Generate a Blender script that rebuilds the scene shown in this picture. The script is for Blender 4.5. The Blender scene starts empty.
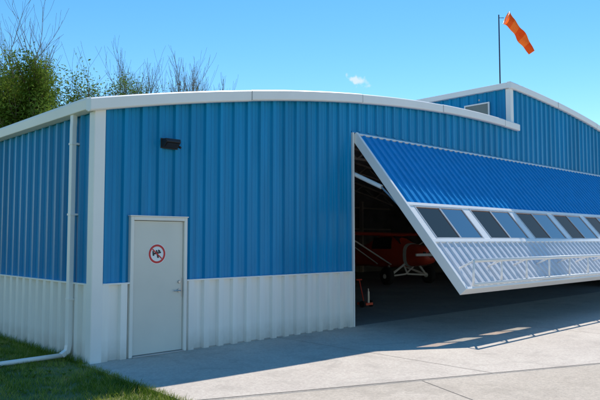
import bpy, math, random
from mathutils import Vector, Matrix
random.seed(7)
scene=bpy.context.scene
COL=scene.collection

# ---------------- materials ----------------
def newmat(name):
    m=bpy.data.materials.new(name); m.use_nodes=True
    nt=m.node_tree; b=nt.nodes['Principled BSDF']
    return m,nt,b
def paint(name,col,rough=0.45,metal=0.0,var=0.08,scale=1.5,bump=0.0,bscale=40,spec=0.5,streak=False,dirt=None,panels=0):
    m,nt,b=newmat(name)
    tc=nt.nodes.new('ShaderNodeTexCoord')
    n=nt.nodes.new('ShaderNodeTexNoise'); n.inputs['Scale'].default_value=scale; n.inputs['Detail'].default_value=5
    if streak:
        mp=nt.nodes.new('ShaderNodeMapping'); mp.inputs['Scale'].default_value=(6,6,0.4)
        nt.links.new(tc.outputs['Object'],mp.inputs[0]); nt.links.new(mp.outputs[0],n.inputs['Vector'])
    else: nt.links.new(tc.outputs['Object'],n.inputs['Vector'])
    r=nt.nodes.new('ShaderNodeValToRGB')
    r.color_ramp.elements[0].position=0.3; r.color_ramp.elements[1].position=0.7
    r.color_ramp.elements[0].color=tuple(c*(1-var) for c in col)+(1,)
    r.color_ramp.elements[1].color=tuple(min(1,c*(1+var)) for c in col)+(1,)
    nt.links.new(n.outputs['Fac'],r.inputs[0]); out=r.outputs[0]
    if panels or dirt:
        sp=nt.nodes.new('ShaderNodeSeparateXYZ'); nt.links.new(tc.outputs['Object'],sp.inputs[0])
    if panels:
        ad=nt.nodes.new('ShaderNodeMath'); ad.operation='ADD'; nt.links.new(sp.outputs['X'],ad.inputs[0]); nt.links.new(sp.outputs['Y'],ad.inputs[1])
        dv=nt.nodes.new('ShaderNodeMath'); dv.operation='DIVIDE'; dv.inputs[1].default_value=.9144; nt.links.new(ad.outputs[0],dv.inputs[0])
        fl=nt.nodes.new('ShaderNodeMath'); fl.operation='FLOOR'; nt.links.new(dv.outputs[0],fl.inputs[0])
        wn=nt.nodes.new('ShaderNodeTexWhiteNoise'); wn.noise_dimensions='1D'; nt.links.new(fl.outputs[0],wn.inputs['W'])
        mr=nt.nodes.new('ShaderNodeMapRange'); mr.inputs['To Min'].default_value=1-panels; mr.inputs['To Max'].default_value=1+panels; nt.links.new(wn.outputs['Value'],mr.inputs['Value'])
        hv=nt.nodes.new('ShaderNodeHueSaturation'); nt.links.new(mr.outputs[0],hv.inputs['Value']); nt.links.new(out,hv.inputs['Color']); out=hv.outputs[0]
    if dirt:
        n3=nt.nodes.new('ShaderNodeTexNoise'); n3.inputs['Scale'].default_value=7; n3.inputs['Detail'].default_value=6
        nt.links.new(tc.outputs['Object'],n3.inputs['Vector'])
        mr=nt.nodes.new('ShaderNodeMapRange'); mr.inputs['From Min'].default_value=0; mr.inputs['From Max'].default_value=.35; mr.inputs['To Min'].default_value=.8; mr.inputs['To Max'].default_value=0
        nt.links.new(sp.outputs['Z'],mr.inputs['Value'])
        mu=nt.nodes.new('ShaderNodeMath'); mu.operation='MULTIPLY'; nt.links.new(mr.outputs[0],mu.inputs[0]); nt.links.new(n3.outputs['Fac'],mu.inputs[1])
        mx=nt.nodes.new('ShaderNodeMix'); mx.data_type='RGBA'; nt.links.new(mu.outputs[0],mx.inputs[0]); nt.links.new(out,mx.inputs[6]); mx.inputs[7].default_value=dirt+(1,)
        out=mx.outputs[2]
    nt.links.new(out,b.inputs['Base Color'])
    b.inputs['Roughness'].default_value=rough; b.inputs['Metallic'].default_value=metal
    b.inputs['Specular IOR Level'].default_value=spec
    if bump>0:
        n2=nt.nodes.new('ShaderNodeTexNoise'); n2.inputs['Scale'].default_value=bscale; n2.inputs['Detail'].default_value=6
        nt.links.new(tc.outputs['Object'],n2.inputs['Vector'])
        bp=nt.nodes.new('ShaderNodeBump'); bp.inputs['Strength'].default_value=bump; bp.inputs['Distance'].default_value=0.02
        nt.links.new(n2.outputs['Fac'],bp.inputs['Height']); nt.links.new(bp.outputs[0],b.inputs['Normal'])
    return m
M={}
M['blue']=paint('blue_metal',(0.002,0.25,0.50),0.33,0.0,0.12,1.2,0.2,3,0.28,True,None,.07)
M['dblue']=paint('door_blue_metal',(0.006,0.25,0.60),0.36,0.0,0.08,1.2,0.12,3,0.35,True)
M['white']=paint('white_metal',(0.90,0.86,0.80),0.4,0.0,0.05,1.2,0.15,3,0.5,True,(0.42,0.37,0.30),.025)
M['dwhite']=paint('door_white_metal',(0.66,0.67,0.70),0.38,0.0,0.05,1.2,0.12,3,0.5,True)
M['trim']=paint('white_trim',(0.90,0.87,0.83),0.4,0,0.03)
M['door']=paint('door_paint',(0.72,0.69,0.61),0.5,0,0.04)
M['frame']=paint('frame_paint',(0.84,0.80,0.73),0.5,0,0.04)
M['dark']=paint('dark_plastic',(0.02,0.02,0.022),0.5)
M['rubber']=paint('rubber',(0.02,0.02,0.02),0.8)
M['steel']=paint('galvanised_steel',(0.5,0.5,0.5),0.35,0.8)
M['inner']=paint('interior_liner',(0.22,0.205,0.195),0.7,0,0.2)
M['beam']=paint('interior_beam',(0.5,0.43,0.38),0.6,0,0.1)
M['red']=paint('red_paint',(0.75,0.075,0.035),0.3)
M['signred']=paint('sign_red',(0.65,0.03,0.03),0.5)
M['signwhite']=paint('sign_white',(0.85,0.85,0.84),0.5)
M['roof']=paint('roof_metal',(0.55,0.56,0.57),0.45,0,0.05)
M['lens']=paint('seam_grey',(0.35,0.36,0.36),0.2)
M['wframe']=paint('window_frame_metal',(0.55,0.55,0.55),0.4)
M['bark']=paint('bark',(0.25,0.19,0.13),0.9,0,0.3,6)

def concrete(name,c0,c1,joint=None):
    m,nt,b=newmat(name); L=nt.links
    tc=nt.nodes.new('ShaderNodeTexCoord')
    n=nt.nodes.new('ShaderNodeTexNoise'); n.inputs['Scale'].default_value=0.6; n.inputs['Detail'].default_value=8; n.inputs['Roughness'].default_value=0.65
    L.new(tc.outputs['Object'],n.inputs['Vector'])
    r=nt.nodes.new('ShaderNodeValToRGB'); r.color_ramp.elements[0].position=0.32; r.color_ramp.elements[1].position=0.68
    r.color_ramp.elements[0].color=c0+(1,); r.color_ramp.elements[1].color=c1+(1,)
    L.new(n.outputs['Fac'],r.inputs[0])
    f=nt.nodes.new('ShaderNodeTexNoise'); f.inputs['Scale'].default_value=28; f.inputs['Detail'].default_value=8; f.inputs['Roughness'].default_value=.8
    L.new(tc.outputs['Object'],f.inputs['Vector'])
    mx=nt.nodes.new('ShaderNodeMix'); mx.data_type='RGBA'; mx.blend_type='OVERLAY'; mx.inputs[0].default_value=0.75
    L.new(r.outputs[0],mx.inputs[6])
    L.new(f.outputs['Fac'],mx.inputs[7])
    s=nt.nodes.new('ShaderNodeTexNoise'); s.inputs['Scale'].default_value=1.6; s.inputs['Detail'].default_value=9; s.inputs['Distortion'].default_value=1.2
    L.new(tc.outputs['Object'],s.inputs['Vector'])
    sr=nt.nodes.new('ShaderNodeMapRange'); sr.inputs['From Min'].default_value=.52; sr.inputs['From Max'].default_value=.75; sr.inputs['To Max'].default_value=.4
    L.new(s.outputs['Fac'],sr.inputs['Value'])
    m2=nt.nodes.new('ShaderNodeMix'); m2.data_type='RGBA'; m2.inputs[7].default_value=tuple(c*.55 for c in c0)+(1,)
    L.new(sr.outputs[0],m2.inputs[0]); L.new(mx.outputs[2],m2.inputs[6])
    L.new(m2.outputs[2],b.inputs['Base Color'])
    b.inputs['Roughness'].default_value=0.85
    bp=nt.nodes.new('ShaderNodeBump'); bp.inputs['Strength'].default_value=0.35; bp.inputs['Distance'].default_value=0.01
    L.new(f.outputs['Fac'],bp.inputs['Height']); L.new(bp.outputs[0],b.inputs['Normal'])
    return m
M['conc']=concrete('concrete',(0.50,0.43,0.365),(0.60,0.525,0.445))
M['conc2']=concrete('concrete_old',(0.44,0.37,0.295),(0.53,0.455,0.375))
M['joint']=paint('joint_filler',(0.2,0.175,0.15),0.9)
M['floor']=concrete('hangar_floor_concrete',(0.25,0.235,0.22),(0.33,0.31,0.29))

def grassmat():
    m,nt,b=newmat('grass_ground'); L=nt.links
    tc=nt.nodes.new('ShaderNodeTexCoord')
    n=nt.nodes.new('ShaderNodeTexNoise'); n.inputs['Scale'].default_value=1.3; n.inputs['Detail'].default_value=8
    L.new(tc.outputs['Object'],n.inputs['Vector'])
    r=nt.nodes.new('ShaderNodeValToRGB'); r.color_ramp.elements[0].position=0.35; r.color_ramp.elements[1].position=0.7
    r.color_ramp.elements[0].color=(0.10,0.14,0.03,1); r.color_ramp.elements[1].color=(0.24,0.22,0.09,1)
    L.new(n.outputs['Fac'],r.inputs[0]); L.new(r.outputs[0],b.inputs['Base Color']); b.inputs['Roughness'].default_value=0.95
    return m
M['ground']=grassmat()
def leafmat(name,cols,trans=0.45):
    m=bpy.data.materials.new(name); m.use_nodes=True; nt=m.node_tree; nt.nodes.clear(); L=nt.links
    o=nt.nodes.new('ShaderNodeOutputMaterial'); d=nt.nodes.new('ShaderNodeBsdfDiffuse'); t=nt.nodes.new('ShaderNodeBsdfTranslucent'); mx=nt.nodes.new('ShaderNodeMixShader')
    at=nt.nodes.new('ShaderNodeAttribute'); at.attribute_name='rnd'
    r=nt.nodes.new('ShaderNodeValToRGB'); r.color_ramp.elements[0].color=cols[0][1]+(1,); r.color_ramp.elements[1].color=cols[-1][1]+(1,)
    for p,c in cols[1:-1]:
        e=r.color_ramp.elements.new(p); e.color=c+(1,)
    L.new(at.outputs['Fac'],r.inputs[0]); L.new(r.outputs[0],d.inputs[0]); L.new(r.outputs[0],t.inputs[0])
    mx.inputs[0].default_value=trans
    L.new(d.outputs[0],mx.inputs[1]); L.new(t.outputs[0],mx.inputs[2]); L.new(mx.outputs[0],o.inputs[0])
    return m
M['leaf']=leafmat('leaves',[(0,(0.11,0.18,0.02)),(1,(0.34,0.44,0.08))],.5)
M['blade']=leafmat('grass_blades',[(0,(0.08,0.15,0.015)),(.5,(0.24,0.31,0.05)),(.8,(0.40,0.42,0.09)),(1,(0.5,0.42,0.2))],0.35)
M['orange']=leafmat('orange_fabric',[(0,(0.85,0.16,0.03)),(1,(0.95,0.30,0.06))],0.45)
def glass(name,tint,gl,glcol=(1,1,1),ior=1.3):
    m=bpy.data.materials.new(name); m.use_nodes=True; nt=m.node_tree; nt.nodes.clear(); L=nt.links
    o=nt.nodes.new('ShaderNodeOutputMaterial'); t=nt.nodes.new('ShaderNodeBsdfTransparent'); t.inputs[0].default_value=tint+(1,)
    g=nt.nodes.new('ShaderNodeBsdfGlossy'); g.inputs['Roughness'].default_value=0.03; g.inputs[0].default_value=glcol+(1,)
    lw=nt.nodes.new('ShaderNodeFresnel'); lw.inputs[0].default_value=ior
    ad=nt.nodes.new('ShaderNodeMath'); ad.operation='ADD'; ad.inputs[1].default_value=gl; ad.use_clamp=True
    mx=nt.nodes.new('ShaderNodeMixShader'); L.new(lw.outputs[0],ad.inputs[0]); L.new(ad.outputs[0],mx.inputs[0])
    L.new(t.outputs[0],mx.inputs[1]); L.new(g.outputs[0],mx.inputs[2]); L.new(mx.outputs[0],o.inputs[0])
    return m
M['glass']=glass('window_glass',(0.95,0.95,0.9),0.12,(.60,.44,.40))
M['screen']=glass('window_screen',(0.88,0.76,0.66),0.0,(0.36,0.17,0.12),1.2)

# ---------------- mesh helpers ----------------
def empty(name,loc=(0,0,0),parent=None):
    e=bpy.data.objects.new(name,None); e.location=loc; COL.objects.link(e)
    if parent: e.parent=parent
    return e
def obj(name,V,F,mat,parent=None,smooth=False,bevel=0):
    me=bpy.data.meshes.new(name); me.from_pydata([tuple(v) for v in V],[],F); me.update()
    if isinstance(mat,str): mat=M[mat]
    me.materials.append(mat)
    if smooth:
        for p in me.polygons: p.use_smooth=True
    o=bpy.data.objects.new(name,me); COL.objects.link(o)
    if parent: o.parent=parent
    if bevel:
        b=o.modifiers.new('b','BEVEL'); b.width=bevel; b.segments=2; b.limit_method='ANGLE'
    return o
class MB:
    def __init__(s): s.V=[]; s.F=[]
    def add(s,V,F):
        k=len(s.V); s.V+= [tuple(v) for v in V]; s.F+=[tuple(i+k for i in f) for f in F]
    def box(s,a,b,T=None):
        x0,y0,z0=a; x1,y1,z1=b
        V=[(x0,y0,z0),(x1,y0,z0),(x1,y1,z0),(x0,y1,z0),(x0,y0,z1),(x1,y0,z1),(x1,y1,z1),(x0,y1,z1)]
        if T: V=[T(*v) for v in V]
        s.add(V,[(0,3,2,1),(4,5,6,7),(0,1,5,4),(1,2,6,5),(2,3,7,6),(3,0,4,7)])
    def tube(s,p,q,r0,r1=None,n=8,cap=True):
        if r1 is None: r1=r0
        p=Vector(p); q=Vector(q); d=(q-p).normalized()
        a=d.orthogonal().normalized(); b=d.cross(a)
        V=[]
        for c,r in((p,r0),(q,r1)):
            for i in range(n):
                t=2*math.pi*i/n; V.append(c+a*(r*math.cos(t))+b*(r*math.sin(t)))
        F=[(i,(i+1)%n,n+(i+1)%n,n+i) for i in range(n)]
        if cap: F+= [tuple(range(n-1,-1,-1)),tuple(range(n,2*n))]
        s.add(V,F)
    def ring(s,rings,closed=True,cap=True):
        n=len(rings[0]); V=[v for r in rings for v in r]; F=[]
        for j in range(len(rings)-1):
            for i in range(n):
                i2=(i+1)%n
                F.append((j*n+i,j*n+i2,(j+1)*n+i2,(j+1)*n+i))
        if cap: F+=[tuple(range(n-1,-1,-1)),tuple(range((len(rings)-1)*n,len(rings)*n))]
        s.add(V,F)
    def obj(s,name,mat,parent=None,smooth=False,bevel=0): return obj(name,s.V,s.F,mat,parent,smooth,bevel)
def boxo(name,a,b,mat,parent=None,bevel=0,T=None):
    m=MB(); m.box(a,b,T); return m.obj(name,mat,parent,False,bevel)

SP=0.3048
def rib_samples(u0,u1,h=0.032,phase=0.15,minor=True,bw=.052,tw=.028):
    k0=int((u0-phase)/SP)-1; k1=int((u1-phase)/SP)+2
    L=[]
    for k in range(k0,k1):
        c=phase+k*SP
        L+=[(c-bw,0),(c-tw,h),(c+tw,h),(c+bw,0)]
        if minor:
            for o in(.115,.19): L+=[(c+o-.014,0),(c+o-.006,.007),(c+o+.006,.007),(c+o+.014,0)]
    L.sort()
    def H(u):
        for i in range(len(L)-1):
            a,b=L[i],L[i+1]
            if a[0]<=u<=b[0]: return a[1]+(b[1]-a[1])*(u-a[0])/max(1e-9,b[0]-a[0])
        return 0
    out=[(u0,H(u0))]+[p for p in L if u0+1e-4<p[0]<u1-1e-4]+[(u1,H(u1))]
    return out
def ribpanel(mb,u0,u1,zb,zt,T,h=0.046,phase=0.15,minor=True,bw=.050,tw=.028):
    s=rib_samples(u0,u1,h,phase,minor,bw,tw); V=[];F=[]
    for u,hh in s:
        a=zb(u) if callable(zb) else zb; b=zt(u) if callable(zt) else zt
        V.append(T(u,a,hh)); V.append(T(u,b,hh))
    for i in range(len(s)-1): F.append((2*i,2*i+2,2*i+3,2*i+1))
    mb.add(V,F)
TF=lambda u,z,h:(u,-h,z)           # front wall
TL=lambda u,z,h:(-h,u,z)           # left wall (u=Y)

# ---------------- hangar ----------------
X1=5.73; X2=21.6; XT=12.6; XR=26.0; DEP=15.0; HD=4.10
arch=lambda x:5.18-.01033*(11-x)**2
tall=lambda x:6.36-.008*(x-11)**2
hangar=empty('airplane_hangar')
WZ=1.16
DX0,DX1,DZ=0.60,1.52,2.13
m=MB()
ribpanel(m,0.0,DX0-.05,WZ,lambda x:arch(x)-.1,TF)
ribpanel(m,DX0-.05,DX1+.05,DZ+.06,lambda x:arch(x)-.1,TF)
ribpanel(m,DX1+.05,X1,WZ,lambda x:arch(x)-.1,TF)
ribpanel(m,X1,XT,HD+.04,lambda x:arch(x)-.1,TF)
ribpanel(m,XT,X2,HD+.04,lambda x:tall(x)-.1,TF)
ribpanel(m,X2,XR,WZ,lambda x:tall(x)-.1,TF)
m.obj('front_wall_blue_siding','blue',hangar)
WK=dict(h=.066,bw=.072,tw=.052,phase=.15,minor=False)
m=MB(); ribpanel(m,0,DX0-.05,.0,WZ,TF,**WK); ribpanel(m,DX1+.05,X1,.0,WZ,TF,**WK); ribpanel(m,X2,XR,.0,WZ,TF,**WK)
ribpanel(m,0,DEP,-.02,WZ,TL,**WK)
m.obj('wainscot_siding','white',hangar)
m=MB(); ribpanel(m,0,DEP,WZ,arch(0)-.05,TL); 
ribpanel(m,0,DEP,arch(XT)-.05,tall(XT)-.05,lambda u,z,h:(XT-h,u,z))
m.obj('side_wall_blue_siding','blue',hangar)
m=MB(); ribpanel(m,0,DEP,0,tall(XR)-.05,lambda u,z,h:(XR+h,u,z)); ribpanel(m,0,XT,0,lambda x:arch(x)-.05,lambda u,z,h:(u,DEP+h,z)); ribpanel(m,XT,XR,0,lambda x:tall(x)-.05,lambda u,z,h:(u,DEP+h,z))
m.obj('rear_walls','blue',hangar)
def strip(x0,x1,f,y,n,zb):
    V=[];F=[]
    for i in range(n+1):
        x=x0+(x1-x0)*i/n; V+=[(x,y,zb),(x,y,f(x))]
    for i in range(n): F.append((2*i,2*i+1,2*i+3,2*i+2))
    return V,F
m=MB()
m.add([(.12,.12,0),(.12,DEP-.1,0),(.12,DEP-.1,arch(.12)-.1),(.12,.12,arch(.12)-.1)],[(0,1,2,3)])
m.add([(XR-.12,.12,0),(XR-.12,DEP-.1,0),(XR-.12,DEP-.1,4.4),(XR-.12,.12,4.4)],[(0,1,2,3)])
m.add(*strip(.12,XT,lambda x:arch(x)-.1,DEP-.12,10,0)); m.add(*strip(XT,XR-.1,lambda x:tall(x)-.1,DEP-.12,10,0))
m.add(*strip(.12,X1-.05,lambda x:arch(x)-.1,.1,8,0)); m.add(*strip(X2+.05,XR-.1,lambda x:tall(x)-.1,.1,6,0))
m.add(*strip(X1-.05,XT,lambda x:arch(x)-.1,.1,8,HD+.05)); m.add(*strip(XT,X2+.05,lambda x:tall(x)-.1,.1,8,HD+.05))
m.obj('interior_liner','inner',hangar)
m=MB()
for y in(1.0,4.5,8,11.5,14.6):
    for x0,x1,f in((.2,XT,arch),(XT,XR-.2,tall)):
        n=8
        for i in range(n):
            a=x0+(x1-x0)*i/n; b=x0+(x1-x0)*(i+1)/n
            m.tube((a,y,f(a)-.3),(b,y,f(b)-.3),.07,n=4); m.tube((a,y,f(a)-.75),(b,y,f(b)-.75),.05,n=4)
            m.tube((a,y,f(a)-.75),((a+b)/2,y,f(a)-.3),.03,n=4); m.tube(((a+b)/2,y,f(b)-.3),(b,y,f(b)-.75),.03,n=4)
    m.box((.14,y-.1,0),(.34,y+.1,3.6)); 
for z in(1.2,2.4,3.6): m.box((.13,.2,z),(.2,14.7,z+.08)); m.box((.2,14.75,z),(XR-.2,14.85,z+.08))
for x in range(2,25,3): m.box((x,14.6,0),(x+.15,14.8,4))
m.box((X1-.14,.02,0),(X1-.0,.26,HD+.3)); m.box((X2,.02,0),(X2+.14,.26,HD+.3)); m.box((X1-.14,.02,HD+.06),(X2+.14,.3,HD+.3))
m.obj('steel_frame','beam',hangar)
def roofmesh(x0,x1,f,name,y0=-.12):
    n=24; m=MB(); V=[];F=[]
    for i in range(n+1):
        x=x0+(x1-x0)*i/n
        V+=[(x,y0,f(x)),(x,DEP+.15,f(x)),(x,y0,f(x)-.05),(x,DEP+.15,f(x)-.05)]
    for i in range(n):
        a=4*i;b=a+4
        F+=[(a,b,b+1,a+1),(a+2,a+3,b+3,b+2),(a,a+2,b+2,b),(a+1,b+1,b+3,a+3)]
    F+=[(0,1,3,2),(4*n,4*n+2,4*n+3,4*n+1)]
    m.add(V,F); m.obj(name,'roof',hangar)
roofmesh(-.12,XT-.01,arch,'arched_roof'); roofmesh(XT-.1,XR+.12,tall,'upper_roof')
seam=MB()
def fascia(x0,x1,f,mb,ph=.20,out=.16,piece=3.05):
    k=0; a=x0
    while a<x1-.01:
        b=min(a+piece,x1); n=8
        g=0.006*(k%2)
        rings=[]
        for i in range(n+1):
            x=a+(b-a)*i/n; z=f(x)+.03
            prof=[(.0,0),(-out+.03,0),(-out-g,-.025),(-out-g,-ph+.02),(-out+.02-g,-ph),(-.05,-ph),(-.05,-ph+.02),(0,-ph+.02)]
            rings.append([(x,y,z+g+dz) for y,dz in prof])
        mb.ring(rings)
        if k>0:
            seam.box((a-.004,-out-.009,f(a)-ph+.045),(a+.004,-out+.02,f(a)+.012))
        a=b-.0005; k+=1
m=MB(); fascia(-.185,XT+.28,arch,m); fascia(XT-.15,XR+.16,tall,m,.2,.13)
m.obj('rake_trim','trim',hangar,bevel=.006)
seam.obj('rake_trim_seams','lens',hangar)
m=MB()
prof=[(-.02,.0),(-.17,.0),(-.175,-.04),(-.16,-.18),(-.06,-.2),(-.02,-.2)]
m.ring([[(x,y,arch(0)+.02+z) for x,z in prof] for y in(.003,3,6,9,12,DEP+.1)])
prof2=[(XT+.0,.0),(XT-.14,.0),(XT-.14,-.16),(XT+0,-.16)]
m.ring([[(x,y,tall(XT)+.02+z) for x,z in prof2] for y in(.003,5,10,DEP+.1)])
m.obj('eave_gutter','trim',hangar,bevel=.008)
m=MB()
m.box((-.072,-.072,-.0),(.10,-.0,arch(0)-.14)); m.box((-.078,-.068,-.0),(-.0,.10,arch(0)-.19))
m.box((XT-.05,-.058,arch(XT)+.02),(XT+.11,0,tall(XT)-.12)); m.box((XT-.055,-.053,arch(XT)),(XT,.1,tall(XT)-.15))
m.obj('corner_trim','trim',hangar,bevel=.006)
m=MB()
zc=WZ
m.box((.10,-.074,zc-.010),(DX0-.06,0,zc+.012)); m.box((DX1+.06,-.074,zc-.010),(X1-.03,0,zc+.012)); m.box((-.074,.10,zc-.010),(0,DEP,zc+.012))
m.box((X1-.03,-.07,0),(X1+.008,.1,HD+.0)); m.box((X2-.03,-.07,0),(X2+.03,.1,HD))
m.obj('wainscot_and_jamb_trim','trim',hangar)
boxo('header_trim',(X1-.03,-.045,HD),(X2+.03,.05,HD+.03),'blue',hangar)
boxo('base_flashing',(DX1+.07,-.02,.0),(X1-.035,.0,.03),'steel',hangar)
m=MB(); y0,y1,z0,z1=.66,1.42,5.52,5.86
for a,b in(((XT-.07,y0-.04,z0-.04),(XT-.03,y1+.04,z0)),((XT-.07,y0-.04,z1),(XT-.03,y1+.04,z1+.04)),((XT-.07,y0-.04,z0),(XT-.03,y0,z1)),((XT-.07,y1,z0),(XT-.03,y1+.04,z1))): m.box(a,b)
m.obj('clerestory_window_frame','trim',hangar); boxo('clerestory_window_glass',(XT-.055,y0,z0),(XT-.052,y1,z1),M['glass'],hangar)
boxo('clerestory_window_back',(XT-.050,y0,z0),(XT-.047,y1,z1),'lens',hangar)
# ---- personnel door
m=MB()
m.box((DX0-.055,-.076,.02),(DX0,.05,DZ+.055)); m.box((DX1,-.076,.02),(DX1+.055,.05,DZ+.055)); m.box((DX0,-.076,DZ),(DX1,.05,DZ+.055))
m.box((DX0-.07,-.09,DZ+.056),(DX1+.07,.0,DZ+.075))
m.obj('door_frame','frame',hangar,bevel=.004)
boxo('entry_door',(DX0+.008,-.035,.045),(DX1-.008,.01,DZ-.008),'door',hangar,.003)
boxo('door_gap_backing',(DX0-.01,.015,.02),(DX1+.01,.04,DZ),'dark',hangar)
boxo('door_threshold',(DX0,-.1,.018),(DX1,.0,.04),'steel',hangar,.004)
m=MB(); hx=DX1-.075
m.tube((hx,-.035,1.0),(hx,-.05,1.0),.033,n=16); m.tube((hx,-.05,1.0),(hx,-.085,1.0),.012,n=10); m.tube((hx+.005,-.085,1.0),(hx-.12,-.085,1.0),.011,.009,n=8)
m.tube((hx,-.035,1.14),(hx,-.06,1.14),.028,.024,n=16)
m.box((DX1-.03,-.042,.9),(DX1-.010,-.036,1.2))
m.obj('door_handle_and_deadbolt','steel',hangar,bevel=.002)
m=MB()
for z in(.3,1.1,1.9): m.tube((DX0+.004,-.045,z-.05),(DX0+.004,-.045,z+.05),.008,n=8)
m.obj('door_hinges','steel',hangar)
# downspout
m=MB(); dy=.60
pts=[(-.10,dy,arch(0)-.16),(-.10,dy,arch(0)-.28),(-.105,dy,arch(0)-.36),(-.105,dy,.22),(-.125,dy,.13),(-.21,dy-.0,.075)]
w=.05
rings=[]
for i,p in enumerate(pts):
    p=Vector(p); a=Vector(pts[max(0,i-1)]); b=Vector(pts[min(len(pts)-1,i+1)]); d=(b-a).normalized()
    s=Vector((0,1,0)); t=d.cross(s).normalized()
    rings.append([p+s*w*a_+t*.037*b_ for a_,b_ in((-1,-1),(1,-1),(1,1),(-1,1))])
m.ring(rings); m.obj('downspout','trim',hangar,bevel=.006)
m=MB(); m.tube((-.19,dy,.075),(-1.1,dy+.12,.04),.036,.036,n=12); m.obj('downspout_extension','trim',hangar,True)
m=MB()
for z in(.9,2.2,3.3): m.box((-.148,dy-.062,z),(-.0,dy+.062,z+.03))
m.obj('downspout_straps','trim',hangar)

# ---------------- hydraulic tilt door (part of the hangar) ----------------
td=empty('tilt_up_door',parent=hangar)
SL,CL=.635,.772
def P(x,w,n): return (x,-.08-w*SL-n*CL,HD-.02-w*CL+n*SL)
A=X1+.02;B=X2-.02; W1,W2,W3,W4,WE=1.98,2.06,2.92,3.0,4.10
ribT=lambda u,wv,h:P(u,wv,h+.002)
m=MB(); 
SP_old=SP; SP=.2286
ribpanel(m,A+.06,B-.06,.06,W1,ribT,.03,.05,False,.042,.022); m.obj('door_upper_siding','dblue',td)
m=MB(); ribpanel(m,A+.06,B-.06,W4,WE-.05,ribT,.03,.05,False,.042,.022); m.obj('door_lower_siding','dwhite',td)
SP=SP_old
m=MB()
def pb(mb,x0,x1,w0,w1,n0,n1): mb.box((x0,w0,n0),(x1,w1,n1),P)
pb(m,A,A+.07,0,WE,-.14,.04); pb(m,B-.07,B,0,WE,-.14,.04)
pb(m,A+.07,B-.07,0,.05,-.14,.022); pb(m,A+.07,B-.07,WE-.05,WE,-.14,.036)
pb(m,A+.07,B-.07,W1,W2,-.02,.036); pb(m,A+.07,B-.07,W3,W4,-.02,.036)
m.obj('door_edge_trim','trim',td,bevel=.006)
fr=MB(); gl=MB(); sc=MB(); sl=MB()
x=5.98; wid=1.74; pit=2.02
wins=[]
while x+wid<B-.1:
    wins.append((x,x+wid)); x+=pit
prev=A+.07
for a,b in wins:
    pb(sl,prev,a,W2,W3,-.01,.02); prev=b
    t=.035
    pb(fr,a,b,W2,W2+t,-.02,.03); pb(fr,a,b,W3-t,W3,-.02,.03); pb(fr,a,a+t,W2+t,W3-t,-.02,.03); pb(fr,b-t,b,W2+t,W3-t,-.02,.03)
    c=(a+b)/2; pb(fr,c-.025,c+.025,W2+t,W3-t,-.02,.026)
    V=[P(a+t,W2+t,.01),P(c-.025,W2+t,.01),P(c-.025,W3-t,.01),P(a+t,W3-t,.01)]; sc.add(V,[(0,1,2,3)])
    V=[P(c+.025,W2+t,.014),P(b-t,W2+t,.014),P(b-t,W3-t,.014),P(c+.025,W3-t,.014)]; gl.add(V,[(0,1,2,3)])
pb(sl,prev,B-.07,W2,W3,-.01,.02)
sl.obj('window_band_panels','trim',td); fr.obj('window_frames','wframe',td,bevel=.003)
gl.obj('window_glass_panes',M['glass'],td); sc.obj('window_screen_panes',M['screen'],td)
m=MB()
for w_ in(.1,1.0,1.9,3.6,4.0): pb(m,A+.08,B-.08,w_-.03,w_+.03,-.12,-.045)
for a,b in wins: pb(m,b+.10,b+.16,.06,WE-.06,-.10,-.045)
m.obj('door_inner_frame','beam',td)
m=MB(); pb(m,A+.08,B-.08,.06,W1,-.04,-.03); pb(m,A+.08,B-.08,3.04,WE-.05,-.04,-.03); m.obj('door_backing','inner',td)
m=MB(); xs=[A+.3+i*1.02 for i in range(int((B-A-.4)/1.02)+1)]
m.tube(P(xs[0],3.70,.34),P(xs[-1],3.70,.34),.034,n=10)
for i,x in enumerate(xs):
    m.tube(P(x,4.04,.03),P(x,3.70,.34),.022); m.tube(P(x,3.62,.02),P(x,3.70,.34),.018)
m.tube(P(xs[0],4.03,.065),P(xs[-1],4.03,.065),.028)
m.obj('door_stiffening_truss','trim',td,True)
m=MB()
for x in(X1+.07,X2-.07):
    m.tube((x,.06,3.25),(x,-.75,2.9),.045,n=10); 
m.obj('hydraulic_cylinder','trim',td)
m=MB()
for x in(X1+.07,X2-.07): m.tube((x,-.75,2.9),P(x,2.2,-.1),.022,n=10)
m.obj('hydraulic_rod','steel',td)

# ---------------- wall lamp ----------------
wl=empty('wall_lamp',(1.22,0,3.38))
m=MB(); 
V=[(-.15,-.03,.07),(.15,-.03,.07),(.15,-.03,-.07),(-.15,-.03,-.07),(-.14,-.17,.075),(.14,-.17,.075),(.13,-.20,.02),(-.13,-.20,.02),(.14,-.09,-.065),(-.14,-.09,-.065)]
m.add(V,[(0,1,5,4),(4,5,6,7),(7,6,8,9),(9,8,2,3),(0,4,7,9,3),(1,2,8,6,5),(0,3,2,1)])
m.obj('housing','dark',wl,bevel=.008)
obj('lens',[(-.115,-.188,.004),(.115,-.188,.004),(.12,-.104,-.058),(-.12,-.104,-.058)],[(0,1,2,3)],'dark',wl).location=(0,-.006,-.006)
mm=MB(); mm.box((-.16,-.055,-.08),(.16,-.028,.085)); mm.tube((.17,-.05,-.02),(.2,-.09,-.05),.02); mm.obj('back_plate','dark',wl,bevel=.004)
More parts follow.
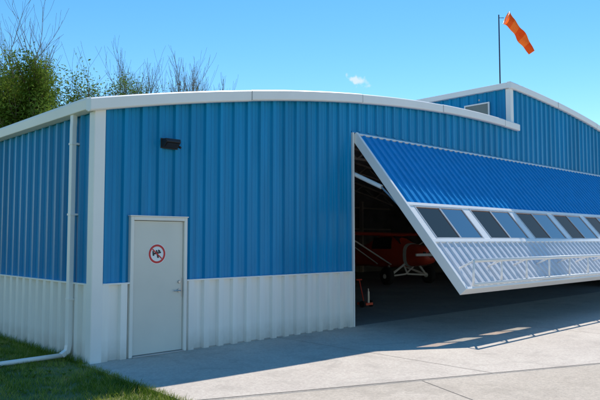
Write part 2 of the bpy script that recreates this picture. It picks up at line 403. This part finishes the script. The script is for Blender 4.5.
# ---------------- sign ----------------
sg=empty('round_warning_sign',(1.03,-.037,1.60))
def disc(mb,r0,r1,y,n=48):
    if r0==0:
        mb.add([(r1*math.cos(2*math.pi*i/n),y,r1*math.sin(2*math.pi*i/n)) for i in range(n)],[tuple(range(n))])
    else:
        V=[];
        for i in range(n):
            c,s_=math.cos(2*math.pi*i/n),math.sin(2*math.pi*i/n); V+=[(r0*c,y,r0*s_),(r1*c,y,r1*s_)]
        mb.add(V,[(2*i,2*i+1,(2*i+3)%(2*n),(2*i+2)%(2*n)) for i in range(n)])
m=MB(); disc(m,0,.162,0); m.obj('disc','signwhite',sg)
m=MB(); disc(m,.118,.150,-.003); 
m.add([(-.09,-.0045,.068),(-.078,-.0045,.083),(.09,-.0045,-.068),(.078,-.0045,-.083)],[(0,1,2,3)])
m.obj('prohibition_ring','signred',sg)
m=MB()
m.add([(-.08,-.002,-.015),(.07,-.002,.012),(.072,-.002,.036),(-.075,-.002,.014)],[(0,1,2,3)])
m.add([(-.025,-.0025,.06),(.0,-.0025,.06),(.035,-.0025,-.065),(.005,-.0025,-.065)],[(0,1,2,3)])
m.add([(-.085,-.0025,.045),(-.06,-.0025,.045),(-.05,-.0025,-.03),(-.078,-.0025,-.03)],[(0,1,2,3)])
m.add([(.02,-.0025,.07),(.055,-.0025,.055),(.055,-.0025,.03),(.015,-.0025,.035)],[(0,1,2,3)])
m.obj('pictogram','dark',sg)

# ---------------- windsock ----------------
def setrnd(me,vals):
    at=me.attributes.new('rnd','FLOAT','FACE'); at.data.foreach_set('value',vals)
ws=empty('windsock',(13.9,1.0,tall(13.9)-.05))
m=MB(); m.tube((0,0,0),(0,0,2.72),.022,.018,n=10); m.tube((0,0,0),(0,0,.08),.06,n=10)
d=Vector((.723,-.691,0))
m.tube((0,0,2.62),d*.16+Vector((0,0,2.62)),.01)
m.obj('pole','dark',ws,True)
m=MB(); rings=[]
ax0=Vector((0,0,2.62))+d*.24+Vector((0,0,.0)); 
NS=31
for i in range(NS):
    t=i/(NS-1); c=ax0+d*(.78*t**.95)+Vector((0,0,-1.12*t**1.1)); 
    tang=(d*.78+Vector((0,0,-1.2*max(.3,t)))).normalized()
    s_=Vector((.691,.723,0)); u=tang.cross(s_).normalized()
    r=.20-.085*t; pinch=1-.22*math.exp(-((t-.3)/.14)**2)
    rings.append([c+s_*(r*math.cos(a)*(1-.3*t)+.02*math.sin(3*a+9*t))+u*(pinch*r*math.sin(a)*(1+.08*math.sin(16*t+2*a))+.012*math.sin(21*t+a)) for a in [2*math.pi*k/24 for k in range(24)]])
m.ring(rings,cap=False); so_=m.obj('sock','orange',ws,True)
setrnd(so_.data,[1.0 if (j//6)%2 else 0.0 for j in range(NS-1) for i in range(24)])
m=MB()
for k in range(24): m.tube(rings[0][k],rings[0][(k+1)%24],.008,n=6)
m.obj('hoop','steel',ws,True)

# ---------------- airplane ----------------
ap=empty('small_airplane',(17.3,8.0,0)); ap.rotation_euler=(0,0,math.radians(-12))
SEC=[(-2.35,.20,.2,1.22),(-2.3,.34,.32,1.22),(-1.9,.42,.40,1.2),(-1.3,.45,.46,1.2),(-.9,.46,.55,1.25),(-.4,.46,.68,1.35),(.6,.45,.68,1.32),(1.4,.38,.52,1.2),(2.6,.25,.36,1.0),(3.8,.13,.24,.8),(4.6,.05,.16,.68)]
def frings(secs,g=0):
    out=[]
    for y,w_,h_,zc in secs:
        out.append([((w_+g)*math.copysign(abs(math.cos(a))**.7,math.cos(a)),y,zc+(h_+g)*math.copysign(abs(math.sin(a))**.7,math.sin(a))) for a in [2*math.pi*k/20 for k in range(20)]])
    return out
m=MB(); m.ring(frings(SEC)); m.obj('fuselage','red',ap,True)
m=MB(); m.ring(frings([(-1.4,.446,.45,1.2),(-1.3,.45,.46,1.2),(-1.2,.452,.48,1.21)],.008),cap=False); m.obj('cowl_band','trim',ap,True)
m=MB()
def wing(mb,x0,x1,y0,ch0,ch1,z0,z1,th=.16,n=6):
    rings=[]
    for i in range(n+1):
        t=i/n; x=x0+(x1-x0)*t; ch=ch0+(ch1-ch0)*t**3; z=z0+(z1-z0)*t; h=th*(1-.3*t)
        rings.append([(x,y0+ch*p,z+h*q) for p,q in((0,.1),(.08,.5),(.3,.8),(.6,.55),(1,.05),(1,0),(.6,-.1),(.3,-.15),(.08,-.15))])
    mb.ring(rings)
wing(m,.0,5.2,-.75,1.6,1.2,2.0,2.12); wing(m,.0,-5.2,-.75,1.6,1.2,2.0,2.12)
wing(m,0,1.5,3.7,.9,.6,.95,.95,.08); wing(m,0,-1.5,3.7,.9,.6,.95,.95,.08)
m.add([(.03,3.6,.95),(.03,4.7,.8),(.03,4.8,1.9),(.03,4.35,1.95),(-.03,3.6,.95),(-.03,4.7,.8),(-.03,4.8,1.9),(-.03,4.35,1.95)],[(0,1,2,3),(7,6,5,4),(0,4,5,1),(1,5,6,2),(2,6,7,3),(3,7,4,0)])
m.obj('wings_and_tail','red',ap)
m=MB()
for s_ in(1,-1):
    m.tube((s_*.4,-.4,.8),(s_*2.6,-.3,2.0),.03); m.tube((s_*.4,.5,.8),(s_*2.6,.3,2.02),.025)
    m.tube((s_*.35,-1.2,.85),(s_*1.0,-1.0,.36),.045); m.tube((s_*.35,-.2,.75),(s_*1.0,-1.0,.36),.045)
    m.tube((s_*.05,-.9,.42),(s_*1.0,-1.0,.36),.035); m.tube((s_*.05,-.9,.42),(-s_*.35,-1.1,.85),.035)
    m.tube((s_*.95,-1.0,.36),(s_*1.25,-1.0,.36),.10,n=14)
m.box((-1.0,-2.62,1.2),(1.0,-2.56,1.3))
m.obj('struts_and_landing_gear','trim',ap)
m=MB(); m.tube((0,-2.35,1.25),(0,-2.75,1.25),.15,.03,n=14); m.obj('spinner','trim',ap,True)
m=MB()
for s_ in(1,-1): m.box((s_*.25-.1,-2.33,1.2),(s_*.25+.1,-2.29,1.36))
m.obj('cooling_inlets','dark',ap)
m=MB()
for s_ in(1,-1):
    R=[]
    for x_,r in((1.0,.2),(1.0,.3),(1.04,.36),(1.18,.37),(1.24,.3),(1.24,.2)):
        R.append([(s_*x_,-1.0+r*math.cos(2*math.pi*k/24),.375+r*math.sin(2*math.pi*k/24)) for k in range(24)])
    m.ring(R)
m.tube((-.04,4.6,.12),(.04,4.6,.12),.12,n=14)
m.obj('tires','rubber',ap,True)
m=MB(); m.tube((0,4.6,.12),(0,4.4,.7),.02); m.obj('tailwheel_leg','steel',ap)
m=MB(); m.add([(-.4,-.98,1.66),(.4,-.98,1.66),(.42,-.5,2.02),(-.42,-.5,2.02)],[(0,1,2,3)])
for s_ in(1,-1): m.add([(s_*.48,-.5,1.45),(s_*.48,.8,1.45),(s_*.44,.7,1.93),(s_*.44,-.5,1.93)],[(0,1,2,3)])
m.obj('cabin_windows','dark',ap)
tb=empty('tow_dolly',(8.9,2.3,.018))
m=MB(); m.box((-.14,-.1,.06),(.14,.22,.12)); m.tube((0,.1,.12),(.02,.28,.72),.016); m.tube((-.09,.28,.72),(.12,.28,.72),.018)
m.obj('handle_and_base','red',tb)
m=MB()
for s_ in(-1,1): m.tube((s_*.15,.0,.09),(s_*.2,.0,.09),.09,n=16)
m.obj('wheels','rubber',tb)
m=MB(); m.tube((0,-.05,.12),(0,-.05,.42),.04,n=12); m.tube((0,-.05,.42),(0,-.05,.5),.022,n=12); m.obj('ram','steel',tb)
wb=empty('workbench',(12.2,13.8,.018))
m=MB(); m.box((-2,-.35,.85),(2,.4,.9)); 
for x in(-1.9,0,1.9):
    m.box((x-.04,-.3,0),(x+.04,-.22,.85)); m.box((x-.04,.3,0),(x+.04,.38,.85))
m.box((-1.9,-.3,.3),(1.9,.35,.33)); m.obj('bench','beam',wb)
m=MB(); m.box((-1.5,-.2,.9),(-.9,.2,1.3)); m.box((.2,-.2,.9),(.5,.1,1.15)); m.box((.9,-.2,.33),(1.5,.2,.75)); m.obj('toolboxes','red',wb,bevel=.01)

# ---------------- ground ----------------
obj('ground',[(-1500,-1500,-.01),(1500,-1500,-.01),(1500,1500,-.01),(-1500,1500,-.01)],[(0,1,2,3)],'ground')
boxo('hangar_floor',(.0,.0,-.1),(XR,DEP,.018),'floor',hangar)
j0=Vector((-.14,-2.89)); jd=Vector((5.43+.14,-5.19+2.89)).normalized()
def jp(x): return j0.y+(x-j0.x)*jd.y/jd.x
xa=-.16; xb=45
def slab(name,pts,mat,z=.018):
    n=len(pts); V=[(x,y,z) for x,y in pts]+[(x,y,-.1) for x,y in pts]
    return obj(name,V,[tuple(range(n))]+[(i,n+i,n+(i+1)%n,(i+1)%n) for i in range(n)],mat)
ap_=empty('concrete_apron')
o1=slab('near_slab',[(xa,-.002),(xa-.12,jp(xa)+.006),(xb,jp(xb)+.006),(xb,-.002)],'conc'); o1.parent=ap_
o2=slab('outer_slab',[(-.28,jp(-.28)-.006),(-1.2,-9),(-2,-40),(xb,-40),(xb,jp(xb)-.006)],'conc2',.014); o2.parent=ap_
m=MB()
def line(p,q,w=.010,z=.0215):
    p=Vector(p);q=Vector(q); d_=(q-p).normalized(); n_=Vector((-d_.y,d_.x))*w/2
    m.add([(*(p+n_),z),(*(q+n_),z),(*(q-n_),z),(*(p-n_),z)],[(3,2,1,0)])
for x in(3.6,8.4,13.2,18,22.8): line((x,-.02),(x,jp(x)+.01))
nrm=Vector((jd.y,-jd.x))
for k in range(0,9):
    p=j0+jd*(2.9+k*4.2); line(p+nrm*.01,p+nrm*25,z=.0175)
for k in(1,2,3,4): line(j0+nrm*4.2*k-jd*.6,j0+nrm*4.2*k+jd*40,z=.0178)
line(j0-jd*.15,j0+jd*45,.02,z=.0218)
o=m.obj('slab_joints','joint'); o.parent=ap_

# ---------------- grass ----------------
V=[];F=[];R=[]
from mathutils import noise
def blade(x,y,h,w,rv):
    a=random.uniform(0,6.28); c,s_=math.cos(a)*w,math.sin(a)*w; lx,ly=random.gauss(0,.5)*h,random.gauss(0,.5)*h
    k=len(V); V.extend([(x-c,y-s_,-.01),(x+c,y+s_,-.01),(x+lx,y+ly,h-.01)]); F.append((k,k+1,k+2)); R.append(rv)
for i in range(95000):
    x=-.17-abs(random.random()**1.3)*5.5; y=random.uniform(-5.5,7)
    if y<jp(x) and x>-.28+(y+2.8)*.15: continue
    if y<-.0 and x>xa-.04*(-y)-.0: continue
    if y>0 and x>-.03: continue
    nv=noise.noise(Vector((x*1.1,y*1.1,0)))
    n2=noise.noise(Vector((x*4,y*4,3)))
    if n2+.5*nv<-.22 and random.random()<.65: continue
    h=(.035+.04*random.random())*(1+.7*nv+.7*n2)
    rv=.45-.5*nv+.5*n2+random.gauss(0,.16)
    if random.random()<.07: rv=random.uniform(.85,1)
    blade(x,y,max(.015,h),.0045,min(1,max(0,rv)))
for i in range(2500):
    y=random.uniform(-5,0); x=xa-.04*(-y)+random.gauss(0,.035)
    blade(x,y,random.uniform(.03,.09),.004,random.random())
for i in range(2500):
    blade(random.uniform(-.16,-.08),random.uniform(0,8),random.uniform(.05,.16),.004,random.random()*.7)
for i in range(260):
    x=-.3-random.random()*3.5; y=random.uniform(-3.5,5)
    if y<0 and x>-.4: continue
    for j in range(9):
        a=random.uniform(0,6.28); L_=random.uniform(.025,.06); k=len(V); c,s_=math.cos(a),math.sin(a)
        V.extend([(x,y,.0),(x+c*L_*.6-s_*.012,y+s_*L_*.6+c*.012,.03),(x+c*L_,y+s_*L_,.025),(x+c*L_*.6+s_*.012,y+s_*L_*.6-c*.012,.03)]); F.append((k,k+1,k+2,k+3)); R.append(random.uniform(.1,.5))
g=obj('grass',V,F,'blade'); setrnd(g.data,R)

# ---------------- trees ----------------
def tree(name,loc,H,spread,nl,leafsize,upright=.5,seed=1,leaf_top=1.0,leaf_bot=.35,trunkr=.2,levels=3,kids=(3,2.3,1.6),gap=-.08):
    rnd=random.Random(seed); par=empty(name,loc); mb=MB(); tips=[]
    def br(p,d,L,r,lev):
        n=4; q=p
        for i in range(n):
            d=(d+Vector((rnd.gauss(0,.09),rnd.gauss(0,.09),rnd.gauss(0,.04)+.09*upright))).normalized()
            q2=q+d*L/n; k_=.5 if lev<levels else .75; r2=r*(1-k_*(i+1)/n); r1=r*(1-k_*i/n)
            mb.tube(q,q2,max(.007,r1),max(.006,r2),n=6 if lev<2 else 3,cap=False)
            if lev<levels and (i>=1 or lev>0):
                nk=kids[lev]; nk=int(nk)+(rnd.random()<nk-int(nk))
                for k in range(nk):
                    a=rnd.uniform(0,6.28); o=Vector((math.cos(a),math.sin(a),0)); 
                    nd=(d*(.6+upright*.5)+o*rnd.uniform(.4,.9)*spread+Vector((0,0,.3*upright))).normalized()
                    br(q2,nd,L*rnd.uniform(.42,.66),r2*.6,lev+1)
            if lev>=levels-1: tips.append(q2)
            q=q2
    br(Vector((0,0,-.1)),Vector((rnd.gauss(0,.05),rnd.gauss(0,.05),1)),H*.52,trunkr,0)
    mb.obj('branches','bark',par)
    V=[];F=[];Rv=[]
    cand=[t for t in tips if H*leaf_bot<t.z<H*leaf_top]
    for i in range(nl):
        t=rnd.choice(cand)
        dens=noise.noise(t*.6+Vector((seed*3.1,0,0)))
        if dens<gap and rnd.random()<.85: continue
        if t.z>H*leaf_top*.85 and rnd.random()<.5: continue
        c=t+Vector((rnd.gauss(0,.28),rnd.gauss(0,.28),rnd.gauss(0,.24)))
        a=Vector((rnd.gauss(0,1),rnd.gauss(0,1),rnd.gauss(0,1))).normalized(); b=a.orthogonal().normalized()
        s_=leafsize*rnd.uniform(.6,1.3); k=len(V)
        V+= [c-a*s_,c+b*s_*.5,c+a*s_,c-b*s_*.5]; F.append((k,k+1,k+2,k+3))
        cl=noise.noise(c*.9+Vector((seed,0,0)))
        Rv.append(min(1,max(0,.5+.9*cl+rnd.gauss(0,.15))))
    if F:
        o=obj('foliage',V,F,'leaf',par); setrnd(o.data,Rv)
    return par
tree('cottonwood_tree',(6.4,24.0,0),11.8,1.15,46000,.085,.5,3,.97,gap=-.2)
tree('cottonwood_tree',(9.4,24.2,0),14.0,.95,56000,.085,.8,5,.76,kids=(3,2.7,2.0),gap=-.2)
tree('cottonwood_tree',(11.6,24.5,0),11.6,1.0,46000,.085,.6,19,.90,kids=(3,2.7,1.8),gap=-.2)
tree('cottonwood_tree',(3.5,27,0),11.5,1.0,18000,.10,.6,8,.9)
BK=(4,2.7,2.2)
tree('bare_poplar_tree',(14.0,23.5,0),13.2,.65,14000,.06,1.2,11,.84,kids=BK,trunkr=.16)
tree('bare_poplar_tree',(16.6,22.6,0),12.9,.65,12000,.06,1.2,13,.82,kids=BK,trunkr=.16)
tree('bare_poplar_tree',(18.6,23.2,0),11.8,.6,8000,.06,1.2,17,.86,kids=BK,trunkr=.16)

# ---------------- light, sky ----------------
sd=Vector((.66,.42,1)).normalized()
elev=math.asin(sd.z); rot=math.atan2(sd.x,sd.y)
sl_=bpy.data.lights.new('sun','SUN'); sl_.energy=5.0; sl_.angle=math.radians(.53); sl_.color=(1,.94,.85)
so=bpy.data.objects.new('sun',sl_); COL.objects.link(so); so.rotation_euler=(-sd).to_track_quat('-Z','Y').to_euler(); so.location=(0,0,30)
w=bpy.data.worlds.new('World'); scene.world=w; w.use_nodes=True; nt=w.node_tree; L=nt.links
bg=nt.nodes['Background']; sky=nt.nodes.new('ShaderNodeTexSky'); sky.sky_type='NISHITA'; sky.sun_disc=False
sky.sun_elevation=elev; sky.sun_rotation=rot; sky.air_density=1.0; sky.dust_density=.05; sky.ozone_density=1.6
hs=nt.nodes.new('ShaderNodeHueSaturation'); hs.inputs['Saturation'].default_value=1.36; hs.inputs['Hue'].default_value=.495; hs.inputs['Value'].default_value=1.15; L.new(sky.outputs[0],hs.inputs['Color'])
def dirv(R_,D_,Zv): return Vector((.723*R_+.691*D_,-.691*R_+.723*D_,Zv)).normalized()
cd=dirv(58/637,1,161/637)
rt=Vector((.723,-.691,0)); up=rt.cross(cd).normalized()
rt2=(rt*.94-up*.34).normalized(); up2=(up*.94+rt*.34).normalized()
tc=nt.nodes.new('ShaderNodeTexCoord')
nz=nt.nodes.new('ShaderNodeTexNoise'); nz.inputs['Scale'].default_value=95; nz.inputs['Detail'].default_value=5; L.new(tc.outputs['Generated'],nz.inputs['Vector'])
sub=nt.nodes.new('ShaderNodeVectorMath'); sub.operation='SUBTRACT'; sub.inputs[1].default_value=cd; L.new(tc.outputs['Generated'],sub.inputs[0])
def dot(v,k):
    d_=nt.nodes.new('ShaderNodeVectorMath'); d_.operation='DOT_PRODUCT'; d_.inputs[1].default_value=v*k; L.new(sub.outputs[0],d_.inputs[0]); return d_.outputs['Value']
cx=nt.nodes.new('ShaderNodeCombineXYZ'); L.new(dot(rt2,1/.017),cx.inputs[0]); L.new(dot(up2,1/.0075),cx.inputs[1]); L.new(dot(cd,1/.1),cx.inputs[2])
ln=nt.nodes.new('ShaderNodeVectorMath'); ln.operation='LENGTH'; L.new(cx.outputs[0],ln.inputs[0])
def math2(op,a,b):
    q=nt.nodes.new('ShaderNodeMath'); q.operation=op
    for i,v in enumerate((a,b)):
        if isinstance(v,(int,float)): q.inputs[i].default_value=v
        else: L.new(v,q.inputs[i])
    return q.outputs[0]
v=math2('ADD',ln.outputs['Value'],math2('MULTIPLY',math2('SUBTRACT',nz.outputs['Fac'],.5),3.2))
mr=nt.nodes.new('ShaderNodeMapRange'); mr.interpolation_type='SMOOTHSTEP'; mr.inputs['From Min'].default_value=.1; mr.inputs['From Max'].default_value=1.1; mr.inputs['To Min'].default_value=.8; mr.inputs['To Max'].default_value=0
L.new(v,mr.inputs['Value'])
mx=nt.nodes.new('ShaderNodeMix'); mx.data_type='RGBA'; L.new(mr.outputs[0],mx.inputs[0]); L.new(hs.outputs[0],mx.inputs[6]); mx.inputs[7].default_value=(5.5,6.2,6.6,1)
L.new(mx.outputs[2],bg.inputs['Color']); bg.inputs['Strength'].default_value=.15
scene.view_settings.view_transform='Standard'; scene.view_settings.look='None'; scene.view_settings.exposure=0

# ---------------- camera ----------------
cam=bpy.data.cameras.new('camera'); cam.lens=38.2; cam.sensor_width=36; cam.clip_end=5000
co=bpy.data.objects.new('camera',cam); COL.objects.link(co); co.location=(-4.35,-8.96,1.82)
co.rotation_euler=(math.radians(90+3.6),0,-math.atan2(.691,.723)); scene.camera=co
